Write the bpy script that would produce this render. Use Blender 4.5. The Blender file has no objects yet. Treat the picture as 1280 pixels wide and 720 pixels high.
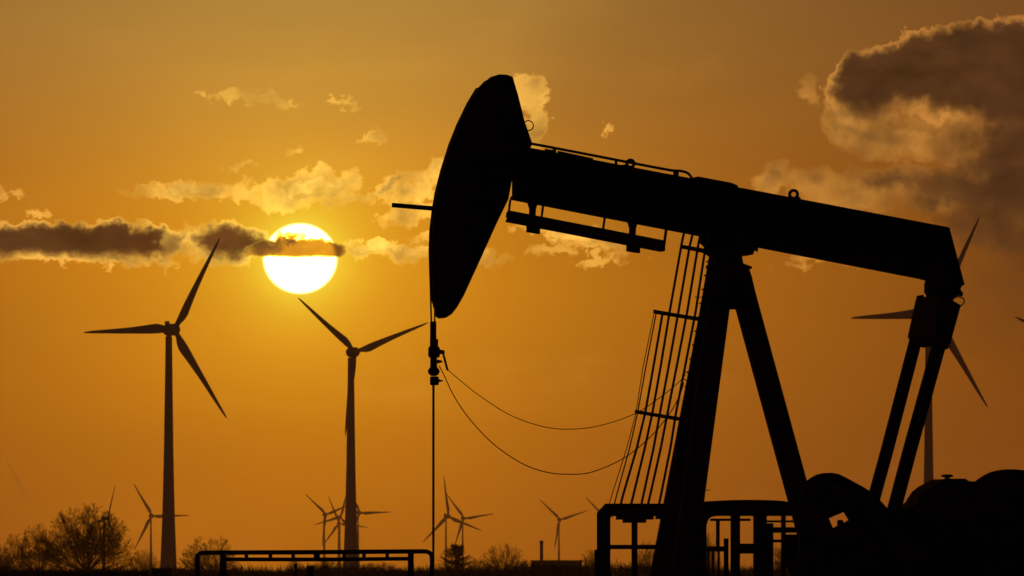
import bpy, bmesh, math, random
import numpy as np
from mathutils import Vector, Matrix

random.seed(7)
rng = np.random.default_rng(7)
R = math.radians
scene = bpy.context.scene
col = scene.collection

# ------------------------------------------------------------------ camera
LENS, SENSOR = 274.5, 36.0
K = SENSOR / LENS / 1280.0            # tangent of one reference pixel
HORIZON_Y = 712.0                      # the level line, in reference pixels from the top
CAM_Z = 1.6
TILT = math.atan((HORIZON_Y - 360.0) * K)
cam_data = bpy.data.cameras.new('camera')
cam = bpy.data.objects.new('camera', cam_data)
col.objects.link(cam)
cam.location = (0, 0, CAM_Z)
cam.rotation_euler = (R(90) + TILT, 0, 0)
cam_data.lens = LENS
cam_data.sensor_width = SENSOR
cam_data.clip_start = 0.5
cam_data.clip_end = 40000
cam_data.dof.use_dof = True
cam_data.dof.focus_distance = 122.0
cam_data.dof.aperture_fstop = 16.0
scene.camera = cam

_f = Vector((0, math.cos(TILT), math.sin(TILT)))
_u = Vector((0, -math.sin(TILT), math.cos(TILT)))
def ray(x, y):
    return Vector((1, 0, 0)) * ((x - 640) * K) + _u * ((360 - y) * K) + _f
def at(x, y, Y):
    """the point of the place seen at reference pixel x, y and standing Y metres away"""
    d = ray(x, y)
    return Vector((0, 0, CAM_Z)) + d * (Y / d.y)

# ------------------------------------------------------------------ render settings
scene.view_settings.view_transform = 'Standard'
scene.view_settings.look = 'None'
scene.view_settings.exposure = 0.0
scene.view_settings.gamma = 1.0
scene.view_settings.use_curve_mapping = False
scene.render.engine = 'CYCLES'
scene.cycles.use_denoising = True
scene.cycles.use_adaptive_sampling = True
scene.cycles.adaptive_threshold = 0.02
scene.cycles.max_bounces = 6
scene.cycles.volume_bounces = 0
scene.cycles.caustics_reflective = False
scene.cycles.caustics_refractive = False

# ------------------------------------------------------------------ sky
UNIT = math.degrees(math.atan(K))      # degrees of one angular unit of the sky chart
SUN_X, SUN_Y = 375.0, 323.5            # the sun on that chart
SUN_AZ = (SUN_X - 640) * UNIT          # bearing, degrees right of straight ahead
SUN_EL = (HORIZON_Y - SUN_Y) * UNIT    # degrees above the horizon

SKY_STRENGTH = 0.004
world = bpy.data.worlds.new('World')
scene.world = world
world.use_nodes = True
nt = world.node_tree
nt.nodes.clear()

class S:
    """a node socket with arithmetic"""
    def __init__(self, s): self.s = s
    def __add__(a, b): return math_node('ADD', a, b)
    __radd__ = __add__
    def __sub__(a, b): return math_node('SUBTRACT', a, b)
    def __rsub__(a, b): return math_node('SUBTRACT', b, a)
    def __mul__(a, b): return math_node('MULTIPLY', a, b)
    __rmul__ = __mul__
    def __truediv__(a, b): return math_node('DIVIDE', a, b)
def put(inp, v):
    if isinstance(v, S): nt.links.new(v.s, inp)
    else: inp.default_value = v
def math_node(op, *a, clamp=False):
    n = nt.nodes.new('ShaderNodeMath'); n.operation = op; n.use_clamp = clamp
    for i, v in enumerate(a): put(n.inputs[i], v)
    return S(n.outputs[0])
def mexp(a): return math_node('EXPONENT', a)
def mmax(a, b): return math_node('MAXIMUM', a, b)
def mmin(a, b): return math_node('MINIMUM', a, b)
def clamp01(a): return math_node('ADD', a, 0.0, clamp=True)
def sstep(e0, e1, v):
    n = nt.nodes.new('ShaderNodeMapRange'); n.interpolation_type = 'SMOOTHSTEP'
    put(n.inputs['Value'], v); n.inputs['From Min'].default_value = e0; n.inputs['From Max'].default_value = e1
    return S(n.outputs[0])
def xyz(x, y, z=0.0):
    n = nt.nodes.new('ShaderNodeCombineXYZ')
    for i, v in enumerate((x, y, z)): put(n.inputs[i], v)
    return S(n.outputs[0])
def vmath(op, a, b):
    n = nt.nodes.new('ShaderNodeVectorMath'); n.operation = op
    put(n.inputs[0], a)
    if op == 'SCALE': put(n.inputs[3], b)
    elif b is not None: put(n.inputs[1], b)
    return S(n.outputs[1] if op in ('LENGTH', 'DOT_PRODUCT') else n.outputs[0])
def noise(vec, scale, detail=5.0, rough=0.55, color=False, off=(0, 0, 0), stretch=(1, 1, 1)):
    m = nt.nodes.new('ShaderNodeMapping'); put(m.inputs[0], vec)
    m.inputs['Location'].default_value = off
    m.inputs['Scale'].default_value = tuple(scale * s for s in stretch)
    n = nt.nodes.new('ShaderNodeTexNoise'); n.noise_dimensions = '2D'
    nt.links.new(m.outputs[0], n.inputs['Vector'])
    n.inputs['Scale'].default_value = 1.0
    n.inputs['Detail'].default_value = detail
    n.inputs['Roughness'].default_value = rough
    return S(n.outputs['Color'] if color else n.outputs[0])
def ellipse(P, cx, cy, rx, ry, rot=0.0):
    """signed distance-like field of an ellipse on the sky chart; P carries 1 in its third place"""
    c, n = math.cos(R(rot)), math.sin(R(rot))
    u = vmath('DOT_PRODUCT', P, (c / rx, n / rx, -(cx * c + cy * n) / rx))
    v = vmath('DOT_PRODUCT', P, (-n / ry, c / ry, -(-cx * n + cy * c) / ry))
    l = math_node('SQRT', math_node('MULTIPLY_ADD', u, u, v * v))
    mn = min(rx, ry)
    return math_node('MULTIPLY_ADD', l, -mn, mn)
def union(P, lobes, k=6.0):
    f = None
    for e in lobes:
        s = ellipse(P, *e)
        f = s if f is None else math_node('SMOOTH_MAX', f, s, k)
    return f

tc = nt.nodes.new('ShaderNodeTexCoord')
sep = nt.nodes.new('ShaderNodeSeparateXYZ')
nt.links.new(tc.outputs['Generated'], sep.inputs[0])
dx, dy, dz = (S(sep.outputs[i]) for i in range(3))
AZ = math_node('ARCTAN2', dx, dy) * math.degrees(1)
EL = math_node('ARCSINE', dz) * math.degrees(1)
X = AZ / UNIT + 640.0                  # sky chart: bearing ...
Y = HORIZON_Y - EL / UNIT              # ... and height, in angular units of 0.006 degree
P = xyz(X, Y, 1.0)

# distance from the sun
sx = X - SUN_X
sy = Y - SUN_Y
rad = math_node('SQRT', sx * sx + sy * sy)
disc_r = math_node('SQRT', sx * sx + sy * sy * 1.11) / 44.5
disc = sstep(1.08, 0.90, disc_r)

# clear air: forward-scattered glow round the low sun, redder toward the horizon
low = sstep(330.0, 720.0, Y)           # 0 above, 1 at the horizon
high = sstep(330.0, -60.0, Y)
streak = noise(P, 0.004, 4, 0.5, stretch=(0.6, 2.2, 1))
shade = sstep(610.0, 800.0, X + (Y - 60.0) * 0.55) * sstep(420.0, 120.0, Y) * 0.16
wide = mexp(rad / -540.0) * (1.0 - shade) * (0.9 + streak * 0.2)
near = mexp(rad / -120.0)
halo = mexp(rad / -29.0)
def clear(wide_c, low_c, high_c, near_c, halo_c):
    tint = wide_c + low * (low_c - wide_c) + high * (high_c - wide_c)
    return wide * tint + near * near_c + halo * halo_c
AIR = [clear(0.86, 0.88, 0.62, 0.06, 0.6),
       clear(0.325, 0.265, 0.405, 0.14, 1.3) * mexp(rad / -6000.0),
       clear(0.004, -0.004, 0.072, 0.006, 0.11) + 0.005]
SUN = (8.0, 6.4, 2.6)
sky = nt.nodes.new('ShaderNodeTexSky'); sky.sky_type = 'NISHITA'; sky.sun_disc = False
sky.sun_elevation = R(SUN_EL); sky.sun_rotation = R(SUN_AZ)
sky.dust_density = 4.0; sky.air_density = 1.0; sky.ozone_density = 1.0
NISHITA = vmath('MULTIPLY', S(sky.outputs[0]), tuple(SKY_STRENGTH * c for c in (1.0, 0.55, 0.18)))   # warm white balance
L = vmath('ADD', NISHITA, xyz(*[a + disc * s for a, s in zip(AIR, SUN)]))

# light that thin cloud throws forward, and the dim light of thick cloud
SCAT = xyz(mexp(rad / -1150.0) * 1.62, mexp(rad / -720.0) * 1.03, mexp(rad / -800.0) * 0.15)
dgl = mexp(rad / -260.0)
DARK = vmath('ADD', (0.046, 0.0195, 0.0085), vmath('SCALE', (0.085, 0.022, 0.002), dgl))

warp_big = vmath('SUBTRACT', noise(P, 1 / 52.0, 5, 0.55, color=True), (0.5, 0.5, 0.5))
warp_small = vmath('SUBTRACT', noise(P, 1 / 17.0, 4, 0.6, color=True, off=(31, 7, 0)), (0.5, 0.5, 0.5))
tone = noise(P, 1 / 60.0, 5, 0.55, off=(23, 61, 0), stretch=(0.7, 1.5, 1)) * 1.5 + 0.25
grain = noise(P, 1 / 28.0, 6, 0.6, off=(3, 19, 0), stretch=(0.8, 1.3, 1))
frill = noise(P, 1 / 13.0, 5, 0.62, off=(9, 41, 0), stretch=(0.9, 1.1, 1)) - 0.5
patchy = sstep(0.34, 0.66, noise(P, 1 / 75.0, 3, 0.5, off=(52, 13, 0)))
def warped(amount_big, amount_small):
    v = vmath('ADD', P, vmath('MULTIPLY', warp_big, (2.6 * amount_big, 1.9 * amount_big, 0.0)))
    return vmath('ADD', v, vmath('MULTIPLY', warp_small, (2.2 * amount_small, 1.8 * amount_small, 0.0)))

def layer(L, sd, width, taumax, texture=0.7, power=1.4, scat=1.0, dark=1.0, cut=None, chroma=False, edge=12.0):
    t = clamp01((sd + frill * edge) / width)
    t = math_node('POWER', t, power)
    t = t * taumax * ((1.0 - texture * 0.5) + grain * texture)
    if cut is not None: t = t * cut
    ext = mexp(t * -1.0)
    glow = t * mexp(t * -1.25) * (scat * 0.45 + patchy * (scat * 0.75))
    if chroma: through = vmath('MULTIPLY', L, xyz(ext, mexp(t * -1.27), mexp(t * -2.8)))
    else: through = vmath('SCALE', L, ext)
    own = vmath('ADD', vmath('SCALE', SCAT, glow), vmath('SCALE', DARK, (1.0 - ext) * tone * dark))
    return vmath('ADD', through, own)

# faint high veil of broken cloud that goes on round the whole sky
veil = noise(P, 1 / 210.0, 6, 0.6, off=(11, 4, 0), stretch=(0.45, 1.9, 1))
L = layer(L, (veil - 0.52) * 100.0, 60.0, 0.28, scat=0.8, edge=0.0)

# thin wisps
Pw = warped(22, 15)
wisps = [(312, 124, 72, 7.5, 2), (430, 131, 26, 5, 4), (370, 188, 22, 8, 0), (466, 175, 22, 12, 0),
         (0, 243, 22, 9, 0), (48, 268, 26, 7, 0), (240, 238, 90, 14, -2), (385, 236, 70, 24, -12),
         (310, 246, 50, 10, 0), (300, 208, 20, 5, 0), (760, 160, 10, 9, 0),
         (480, 314, 70, 14, 3), (590, 322, 60, 10, 0), (690, 314, 40, 9, 0), (752, 326, 36, 7, 0),
         (735, 300, 80, 16, 10), (560, 296, 60, 10, 0), (30, 322, 90, 9, 0), (150, 326, 110, 9, 2), (290, 322, 60, 10, 0),
         (430, 250, 60, 8, -10), (520, 262, 60, 12, -18), (930, 246, 40, 12, 12),
         (1040, 322, 60, 7, 6), (1000, 330, 30, 6, 0)]
L = layer(L, union(Pw, wisps, 4.0), 10.0, 1.0, texture=1.2, power=1.1, scat=1.55)
# brighter knots
Pk = warped(16, 14)
knots = [(660, 116, 26, 27, 0), (670, 158, 22, 25, 30), (655, 180, 30, 14, 0),
         (390, 232, 36, 9, -14), (545, 214, 34, 16, -30), (492, 232, 44, 13, -32), (520, 238, 40, 14, -26),
         (690, 290, 60, 10, 8), (470, 308, 30, 8, 0), (535, 316, 40, 7, 0), (240, 236, 50, 6, -3)]
L = layer(L, union(Pk, knots, 4.0), 11.0, 1.1, texture=1.0, power=1.0, scat=1.7)
L = layer(L, union(Pk, [(482, 240, 26, 11, -32), (500, 226, 18, 8, -30)], 4.0), 14.0, 1.9, texture=0.6, scat=0.5)

# the dark bar of cloud that runs left from the sun
Pb = warped(15, 8)
under = sstep(302.0, 320.0, Y)
bar = [(10, 302, 70, 20, 0), (75, 303, 70, 24, 0), (135, 304, 66, 26, 0), (188, 306, 46, 22, 0), (-70, 301, 90, 22, 0)]
L = layer(L, union(Pb, bar, 6.0) + 3.0, 13.0 + under * 12.0, 5.6, texture=0.5, power=1.3, scat=1.35)
L = layer(L, union(Pb, [(228, 300, 30, 15, 0), (262, 316, 40, 10, 0)], 6.0) + 3.0, 14.0, 1.4, texture=1.0, power=1.2)
L = layer(L, union(Pb, [(288, 304, 52, 23, 3), (324, 309, 34, 15, 6)], 6.0) + 2.0, 14.0 + under * 10.0, 4.8, texture=0.5, power=1.3, scat=1.35)
# the strip across the sun, flat underneath
strip = union(warped(9, 7), [(356, 314, 50, 15, 0), (400, 313, 37, 13, 4)], 6.0)
strip = mmin(strip, 321.8 - Y + (grain - 0.5) * 3.0)
L = layer(L, strip + 0.5, 3.5, 2.55, texture=0.35, power=1.0, scat=0.5, dark=0.9, chroma=True, edge=3.0)
L = layer(L, union(warped(12, 14), [(364, 294, 13, 8, 0), (352, 302, 18, 6, 0)], 3.0) + 1.0, 9.0, 3.0, texture=1.4, power=1.0, scat=0.4, chroma=True)

# the towering cloud on the right, which goes on beyond the picture
Pc = warped(22, 10)
L = layer(L, union(Pc, [(1012, 118, 10, 22, -15), (970, 222, 26, 22, 0), (1022, 228, 36, 20, 0), (1070, 246, 70, 20, 0)], 5.0) + 2.0, 16.0, 1.1, texture=1.0, scat=1.05)
L = layer(L, union(Pc, [(1062, 152, 34, 40, 40), (1120, 172, 90, 30, 6), (1180, 174, 60, 30, 0)], 8.0) + 3.0, 22.0, 1.2, texture=1.2, power=1.0, scat=0.9)
tower = [(1088, 104, 58, 46, -35), (1140, 92, 66, 50, 0), (1210, 92, 84, 66, 0), (1290, 104, 90, 86, 0), (1400, 130, 130, 110, 0),
         (1280, 200, 70, 66, 0), (1370, 230, 120, 80, 0)]
soft = sstep(100.0, 165.0, Y)
L = layer(L, union(Pc, tower, 12.0) + 2.0 + soft * 4.0, 17.0 + soft * 34.0, 4.6, texture=0.6, power=1.2, edge=10.0, scat=1.3)
L = layer(L, union(warped(26, 14), [(1080, 166, 40, 16, 20), (1130, 180, 60, 14, 6), (1185, 178, 40, 17, -8)], 6.0) + 2.0, 15.0, 0.9, texture=1.4, power=1.0, scat=0.95)
lower = [(1112, 228, 74, 20, 2), (1190, 236, 80, 30, 4)]
L = layer(L, union(Pc, lower, 10.0) + 2.0, 20.0, 2.3, texture=0.8, power=1.2, scat=0.6)
L = layer(L, union(warped(40, 8), [(1265, 245, 110, 84, 0), (1400, 290, 150, 100, 0)], 20.0), 70.0, 3.2, texture=0.6, power=1.0, scat=0.10)
L = layer(L, union(warped(30, 0), [(1300, 350, 170, 120, 0)], 20.0), 110.0, 0.6, texture=0.4, power=1.0, scat=0.05, edge=0.0)
L = layer(L, union(warped(30, 14), [(1152, 256, 44, 12, 8), (1060, 262, 40, 10, 10)], 6.0) + 2.0, 16.0, 0.5, texture=1.3, power=1.0, scat=0.5)
# an old vapour trail low on the left
trail = mmax(ellipse(warped(3, 0), 24, 602, 72, 2.0, 60), -1.0)
L = layer(L, trail, 1.6, 0.75, texture=0.2, scat=0.2, edge=0.0)

above = sstep(-0.6, 0.0, EL)
bg_glow = nt.nodes.new('ShaderNodeBackground'); put(bg_glow.inputs[0], vmath('SCALE', L, above)); bg_glow.inputs[1].default_value = 1.0
outw = nt.nodes.new('ShaderNodeOutputWorld'); nt.links.new(bg_glow.outputs[0], outw.inputs[0])
world.cycles.sampling_method = 'MANUAL'
world.cycles.sample_map_resolution = 512

# ------------------------------------------------------------------ sun
sun_data = bpy.data.lights.new('sun', 'SUN')
sun_data.energy = 0.6
sun_data.angle = R(0.53)
sun_data.color = (1.0, 0.36, 0.06)
sun = bpy.data.objects.new('sun', sun_data); col.objects.link(sun)
_sd = Vector((math.sin(R(SUN_AZ)) * math.cos(R(SUN_EL)), math.cos(R(SUN_AZ)) * math.cos(R(SUN_EL)), math.sin(R(SUN_EL))))
sun.rotation_euler = _sd.to_track_quat('Z', 'Y').to_euler()
sun.location = _sd * 300

# ------------------------------------------------------------------ materials
def material(name, base, var=None, rough=0.7, scale=6.0, metallic=0.0, spec=0.25, bump=0.0, bump_scale=40.0):
    m = bpy.data.materials.new(name); m.use_nodes = True
    t = m.node_tree; b = t.nodes['Principled BSDF']
    b.inputs['Roughness'].default_value = rough; b.inputs['Metallic'].default_value = metallic
    b.inputs['Specular IOR Level'].default_value = spec
    c = t.nodes.new('ShaderNodeTexCoord')
    n = t.nodes.new('ShaderNodeTexNoise'); n.inputs['Scale'].default_value = scale; n.inputs['Detail'].default_value = 6
    t.links.new(c.outputs['Object'], n.inputs['Vector'])
    r = t.nodes.new('ShaderNodeValToRGB')
    r.color_ramp.elements[0].position = 0.42; r.color_ramp.elements[0].color = (*base, 1)
    r.color_ramp.elements[1].position = 0.72; r.color_ramp.elements[1].color = (*(var or base), 1)
    t.links.new(n.outputs[0], r.inputs[0]); t.links.new(r.outputs[0], b.inputs['Base Color'])
    if bump:
        n2 = t.nodes.new('ShaderNodeTexNoise'); n2.inputs['Scale'].default_value = bump_scale
        t.links.new(c.outputs['Object'], n2.inputs['Vector'])
        bp = t.nodes.new('ShaderNodeBump'); bp.inputs['Strength'].default_value = bump
        t.links.new(n2.outputs[0], bp.inputs['Height']); t.links.new(bp.outputs[0], b.inputs['Normal'])
    return m
M = {
    'paint': material('dark_machine_paint', (0.030, 0.036, 0.032), (0.055, 0.036, 0.022), 0.62, 2.5, spec=0.2, bump=0.15),
    'paint2': material('weathered_machine_paint', (0.036, 0.034, 0.030), (0.07, 0.040, 0.022), 0.7, 4.0, spec=0.2, bump=0.2),
    'galv': material('dull_galvanised_steel', (0.10, 0.10, 0.10), (0.07, 0.06, 0.05), 0.6, 9.0, metallic=0.3, spec=0.2),
    'cable': material('steel_wire_rope', (0.05, 0.045, 0.04), (0.08, 0.06, 0.04), 0.7, 30.0, spec=0.2),
    'rod': material('polished_steel', (0.25, 0.24, 0.22), (0.2, 0.18, 0.15), 0.45, 20.0, metallic=0.8, spec=0.2),
    'pipe': material('rusty_pipe', (0.06, 0.035, 0.022), (0.04, 0.03, 0.025), 0.8, 8.0, spec=0.15, bump=0.2),
    'concrete': material('concrete', (0.30, 0.29, 0.27), (0.22, 0.21, 0.19), 0.9, 3.0, spec=0.1, bump=0.3),
    'turbine': material('turbine_coating', (0.62, 0.62, 0.60), (0.55, 0.55, 0.53), 0.6, 0.15, spec=0.15),
    'bark': material('bark', (0.055, 0.042, 0.030), (0.085, 0.065, 0.045), 0.95, 3.0, spec=0.05, bump=0.3),
    'twig': material('winter_twigs', (0.060, 0.042, 0.028), (0.085, 0.058, 0.036), 0.95, 2.0, spec=0.05),
    'grass': material('rough_winter_grass', (0.045, 0.055, 0.022), (0.085, 0.078, 0.040), 0.95, 0.05, spec=0.05, bump=0.4, bump_scale=3.0),
    'gravel': material('gravel_pad', (0.16, 0.145, 0.12), (0.10, 0.09, 0.075), 0.95, 1.5, spec=0.1, bump=0.5, bump_scale=25.0),
    'fence': material('weathered_boards', (0.06, 0.05, 0.04), (0.09, 0.075, 0.055), 0.9, 4.0, spec=0.1, bump=0.3),
    'clad': material('grey_cladding', (0.16, 0.14, 0.12), (0.12, 0.105, 0.09), 0.8, 0.6, spec=0.15),
    'brick': material('chimney_brick', (0.20, 0.10, 0.07), (0.14, 0.075, 0.055), 0.9, 1.2, spec=0.1, bump=0.3),
    'cabinet': material('cabinet_paint', (0.035, 0.045, 0.04), (0.05, 0.05, 0.045), 0.7, 3.0, spec=0.2),
    'needles': material('conifer_needles', (0.030, 0.042, 0.022), (0.05, 0.06, 0.03), 0.95, 2.0, spec=0.05),
    'pane': material('dusty_window_glass', (0.02, 0.022, 0.025), (0.03, 0.03, 0.03), 0.2, 2.0, spec=0.5),
}

# ------------------------------------------------------------------ mesh helpers
class MB:
    def __init__(self): self.v = []; self.f = []
    def poly(self, verts, faces):
        o = len(self.v); self.v += [tuple(p) for p in verts]; self.f += [tuple(i + o for i in q) for q in faces]
    def prism(self, pts, y0, y1):
        """pts = list of (x, z) in a thing's own frame, extruded from y0 to y1"""
        n = len(pts)
        area = sum(pts[i][0] * pts[(i + 1) % n][1] - pts[(i + 1) % n][0] * pts[i][1] for i in range(n))
        if area < 0: pts = pts[::-1]
        vs = [(p[0], y0, p[1]) for p in pts] + [(p[0], y1, p[1]) for p in pts]
        fs = [tuple(range(n)), tuple(range(2 * n - 1, n - 1, -1))]
        fs += [(i, i + n, (i + 1) % n + n, (i + 1) % n) for i in range(n)]
        self.poly(vs, fs)
    def box(self, x0, x1, y0, y1, z0, z1):
        self.prism([(x0, z0), (x1, z0), (x1, z1), (x0, z1)], y0, y1)
    def bar(self, a, b, w, d, side=Vector((0, 1, 0))):
        """rectangular bar from a to b, d deep along side, w across"""
        a, b = Vector(a), Vector(b); t = (b - a).normalized()
        s = (side - t * side.dot(t)).normalized(); q = t.cross(s)
        vs = []
        for p in (a, b):
            for i, j in ((-1, -1), (1, -1), (1, 1), (-1, 1)):
                vs.append(p + q * (w / 2 * i) + s * (d / 2 * j))
        self.poly(vs, [(3, 2, 1, 0), (4, 5, 6, 7), (0, 1, 5, 4), (1, 2, 6, 5), (2, 3, 7, 6), (3, 0, 4, 7)])
    def tube(self, pts, r, n=8, closed=False):
        pts = [Vector(p) for p in pts]; m = len(pts)
        rr = r if isinstance(r, (list, tuple)) else [r] * m
        prev = None; vs = []
        for i in range(m):
            a = pts[i - 1] if (i > 0 or closed) else pts[i]
            b = pts[(i + 1) % m] if (i < m - 1 or closed) else pts[i]
            t = (b - a).normalized()
            if prev is None: s = t.orthogonal().normalized()
            else: s = (prev - t * prev.dot(t)).normalized()
            prev = s; q = t.cross(s)
            for k in range(n):
                an = 2 * math.pi * k / n
                vs.append(pts[i] + (s * math.cos(an) + q * math.sin(an)) * rr[i])
        fs = []
        for i in range(m if closed else m - 1):
            j = (i + 1) % m
            for k in range(n):
                fs.append((i * n + k, i * n + (k + 1) % n, j * n + (k + 1) % n, j * n + k))
        if not closed:
            fs.append(tuple(range(n - 1, -1, -1))); fs.append(tuple((m - 1) * n + k for k in range(n)))
        self.poly(vs, fs)
    def lathe(self, c, prof, n=20):
        """prof = list of (radius, z) turned round the upright through c"""
        vs = []; fs = []
        for r_, z in prof:
            for k in range(n):
                a = 2 * math.pi * k / n
                vs.append((c[0] + r_ * math.cos(a), c[1] + r_ * math.sin(a), c[2] + z))
        for i in range(len(prof) - 1):
            for k in range(n):
                fs.append((i * n + k, i * n + (k + 1) % n, (i + 1) * n + (k + 1) % n, (i + 1) * n + k))
        fs.append(tuple(range(n - 1, -1, -1))); fs.append(tuple((len(prof) - 1) * n + k for k in range(n)))
        self.poly(vs, fs)
    def mesh(self, name, mat, smooth=False):
        me = bpy.data.meshes.new(name); me.from_pydata(self.v, [], self.f); me.update()
        me.materials.append(mat)
        if smooth:
            for p in me.polygons: p.use_smooth = True
        return me
    def build(self, name, mat, parent=None, smooth=False):
        return link(name, self.mesh(name, mat, smooth), parent)
def link(name, me, parent=None):
    o = bpy.data.objects.new(name, me); col.objects.link(o); o.parent = parent
    return o
def empty(name, loc=(0, 0, 0), rz=0.0):
    o = bpy.data.objects.new(name, None); col.objects.link(o)
    o.location = loc; o.rotation_euler = (0, 0, rz); o.empty_display_size = 0.5
    return o
def tag(o, label=None, cat=None, group=None, kind=None):
    if label: o['label'] = label
    if cat: o['category'] = cat
    if group: o['group'] = group
    if kind: o['kind'] = kind
    return o
def smooth_line(pts, n=6):
    pts = [Vector(p) for p in pts]; out = []
    for i in range(len(pts) - 1):
        p0 = pts[max(i - 1, 0)]; p1 = pts[i]; p2 = pts[i + 1]; p3 = pts[min(i + 2, len(pts) - 1)]
        for k in range(n):
            t = k / n
            out.append(0.5 * ((2 * p1) + (p2 - p0) * t + (2 * p0 - 5 * p1 + 4 * p2 - p3) * t * t + (3 * p1 - p0 - 3 * p2 + p3) * t ** 3))
    out.append(pts[-1]); return out
def bevel(o, w, seg=2):
    m = o.modifiers.new('bevel', 'BEVEL'); m.width = w; m.segments = seg; m.limit_method = 'ANGLE'; m.angle_limit = R(40)
    return o

# ------------------------------------------------------------------ ground
g = MB()
N = 40
xs = np.linspace(-5800, 5800, N); ys = np.concatenate([[-250, -60], np.geomspace(40, 11800, N - 2)])
vs = [(x, y, 0.0) for y in ys for x in xs]
fs = [(j * N + i, j * N + i + 1, (j + 1) * N + i + 1, (j + 1) * N + i) for j in range(N - 1) for i in range(N - 1)]
g.poly(vs, fs)
tag(g.build('ground', M['grass']), kind='structure')
g = MB(); PADX, PADY = 3.2, 122.0
ring = [(PADX + 13 * math.cos(a) * (1 + 0.06 * math.sin(5 * a)), PADY + 9 * math.sin(a) * (1 + 0.05 * math.cos(3 * a)), 0.006) for a in np.linspace(0, 2 * math.pi, 48, endpoint=False)]
g.poly(ring, [tuple(range(48))])
tag(g.build('gravel_pad', M['gravel']), kind='structure')

# ------------------------------------------------------------------ wind turbines
def lathe_mesh(name, prof, mat, n=28):
    m = MB(); m.lathe((0, 0, 0), prof, n); return m.mesh(name, mat, True)
TOWER = lathe_mesh('tower', [(1.0, 0), (0.93, 0.03), (0.82, 0.12), (0.72, 0.22), (0.63, 0.34), (0.54, 0.5), (0.465, 0.7), (0.40, 0.88), (0.37, 0.985), (0.30, 0.99)], M['turbine'])
def egg(name, length, radius, y_back, mat):
    m = MB(); n = 20; k = 14; vs = []; fs = []
    for i in range(k + 1):
        t = i / k
        r_ = radius * (max(0.0, math.sin(math.pi * t ** 0.8)) ** 0.62) + 0.001
        for j in range(n):
            a = 2 * math.pi * j / n
            vs.append((r_ * math.cos(a), y_back - length * t, r_ * math.sin(a)))
    for i in range(k):
        for j in range(n):
            fs.append((i * n + j, i * n + (j + 1) % n, (i + 1) * n + (j + 1) % n, (i + 1) * n + j))
    m.poly(vs, fs); return m.mesh(name, mat, True)
NACELLE = egg('nacelle', 0.20, 0.060, 0.075, M['turbine'])     # unit: rotor radius
SPINNER = egg('hub', 0.105, 0.058, 0.045, M['turbine'])
def blade_mesh():
    m = MB(); n = 12; vs = []; fs = []
    prof = [(0.03, .046, .046, 0.0), (0.075, .050, .046, .0), (0.13, .080, .040, .010), (0.19, .096, .032, .014), (0.26, .090, .026, .010), (0.36, .076, .021, .005),
            (0.5, .060, .016, .0), (0.65, .047, .012, -.003), (0.8, .035, .009, -.005), (0.92, .024, .006, -.007), (0.985, .013, .004, -.009), (1.0, .004, .002, -.010)]
    for z, c, t, off in prof:
        tw = R(16) * (1 - z) ** 2
        pre = -0.030 * z * z
        for k in range(n):
            a = 2 * math.pi * k / n
            x = c / 2 * math.cos(a); y = t / 2 * math.sin(a) * (1.15 + 0.35 * math.cos(a))
            vs.append((x * math.cos(tw) - y * math.sin(tw) + off, x * math.sin(tw) + y * math.cos(tw) + pre, z))
    for i in range(len(prof) - 1):
        for k in range(n): fs.append((i * n + k, i * n + (k + 1) % n, (i + 1) * n + (k + 1) % n, (i + 1) * n + k))
    fs.append(tuple(range(n - 1, -1, -1))); fs.append(tuple((len(prof) - 1) * n + k for k in range(n)))
    m.poly(vs, fs); return m.mesh('blade', M['turbine'], True)
BLADE = blade_mesh()
m_ = MB(); m_.box(-0.018, 0.018, 0.02, 0.05, 0.05, 0.085); VANE = m_.mesh('weather_mast', M['turbine'])
def turbine(hx, hy, dist, rpx, yaw, ang, base_px, label, group):
    u = dist * K
    rad_ = rpx * u
    h = at(hx, hy, dist)
    psi = R(yaw); over = 0.115 * rad_
    root = empty('wind_turbine', (h.x - over * math.sin(psi), h.y + over * math.cos(psi), 0.0), psi)
    tag(root, label, 'wind turbine', group)
    t = link('tower', TOWER, root); rb = base_px * u / 2; t.scale = (rb, rb, h.z - 0.035 * rad_)
    nc = link('nacelle', NACELLE, root); nc.location = (0, 0, h.z); nc.scale = (rad_,) * 3
    vn = link('weather_mast', VANE, nc); vn.location = (0, 0, 0)
    hb = link('hub', SPINNER, root); hb.location = (0, -over, h.z); hb.scale = (rad_,) * 3
    for k in range(3):
        b = link('blade', BLADE, root); b.location = (0, -over, h.z); b.scale = (rad_,) * 3
        b.rotation_euler = (Matrix.Rotation(R(90 - ang - 120 * k), 3, 'Y') @ Matrix.Rotation(R(1.5), 3, 'X')).to_euler()
    return root
GN, GF = 'large wind turbines in the middle distance', 'small hazy wind turbines far off on the horizon'
turbine(218.0, 412.0, 2620, 131, 30, 182, 22.5, 'large wind turbine standing left of the sun, one blade pointing level left', GN)
turbine(444.0, 440.0, 3270, 106, 27, 20.5, 21.0, 'large wind turbine directly under the sun, one blade hanging down its tower', GN)
turbine(1170.0, 393.0, 2475, 138, 34, 182.5, 20.0, 'large wind turbine partly hidden behind the pitman arms of the pump jack', GN)
turbine(1374.0, 446.0, 2700, 137, 28, 159, 22.0, 'wind turbine at the right edge, only a blade tip in view', GN)
turbine(190.0, 645.0, 7600, 47.5, 16, 0.5, 5.0, 'small far wind turbine beside the left large tower, blade crossing behind it', GF)
turbine(134.5, 648.0, 2700, 44, 66, 68, 6.5, 'small wind turbine seen edge-on behind the broad bare tree', GF)
turbine(407.5, 643.0, 7600, 40, 30, 20, 4.4, 'small far wind turbine left of the middle tower, long blade up to the left', GF)
turbine(425.5, 646.7, 8100, 36, 14, 195, 4.4, 'small far wind turbine overlapping the middle tower, blade pointing left', GF)
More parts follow.
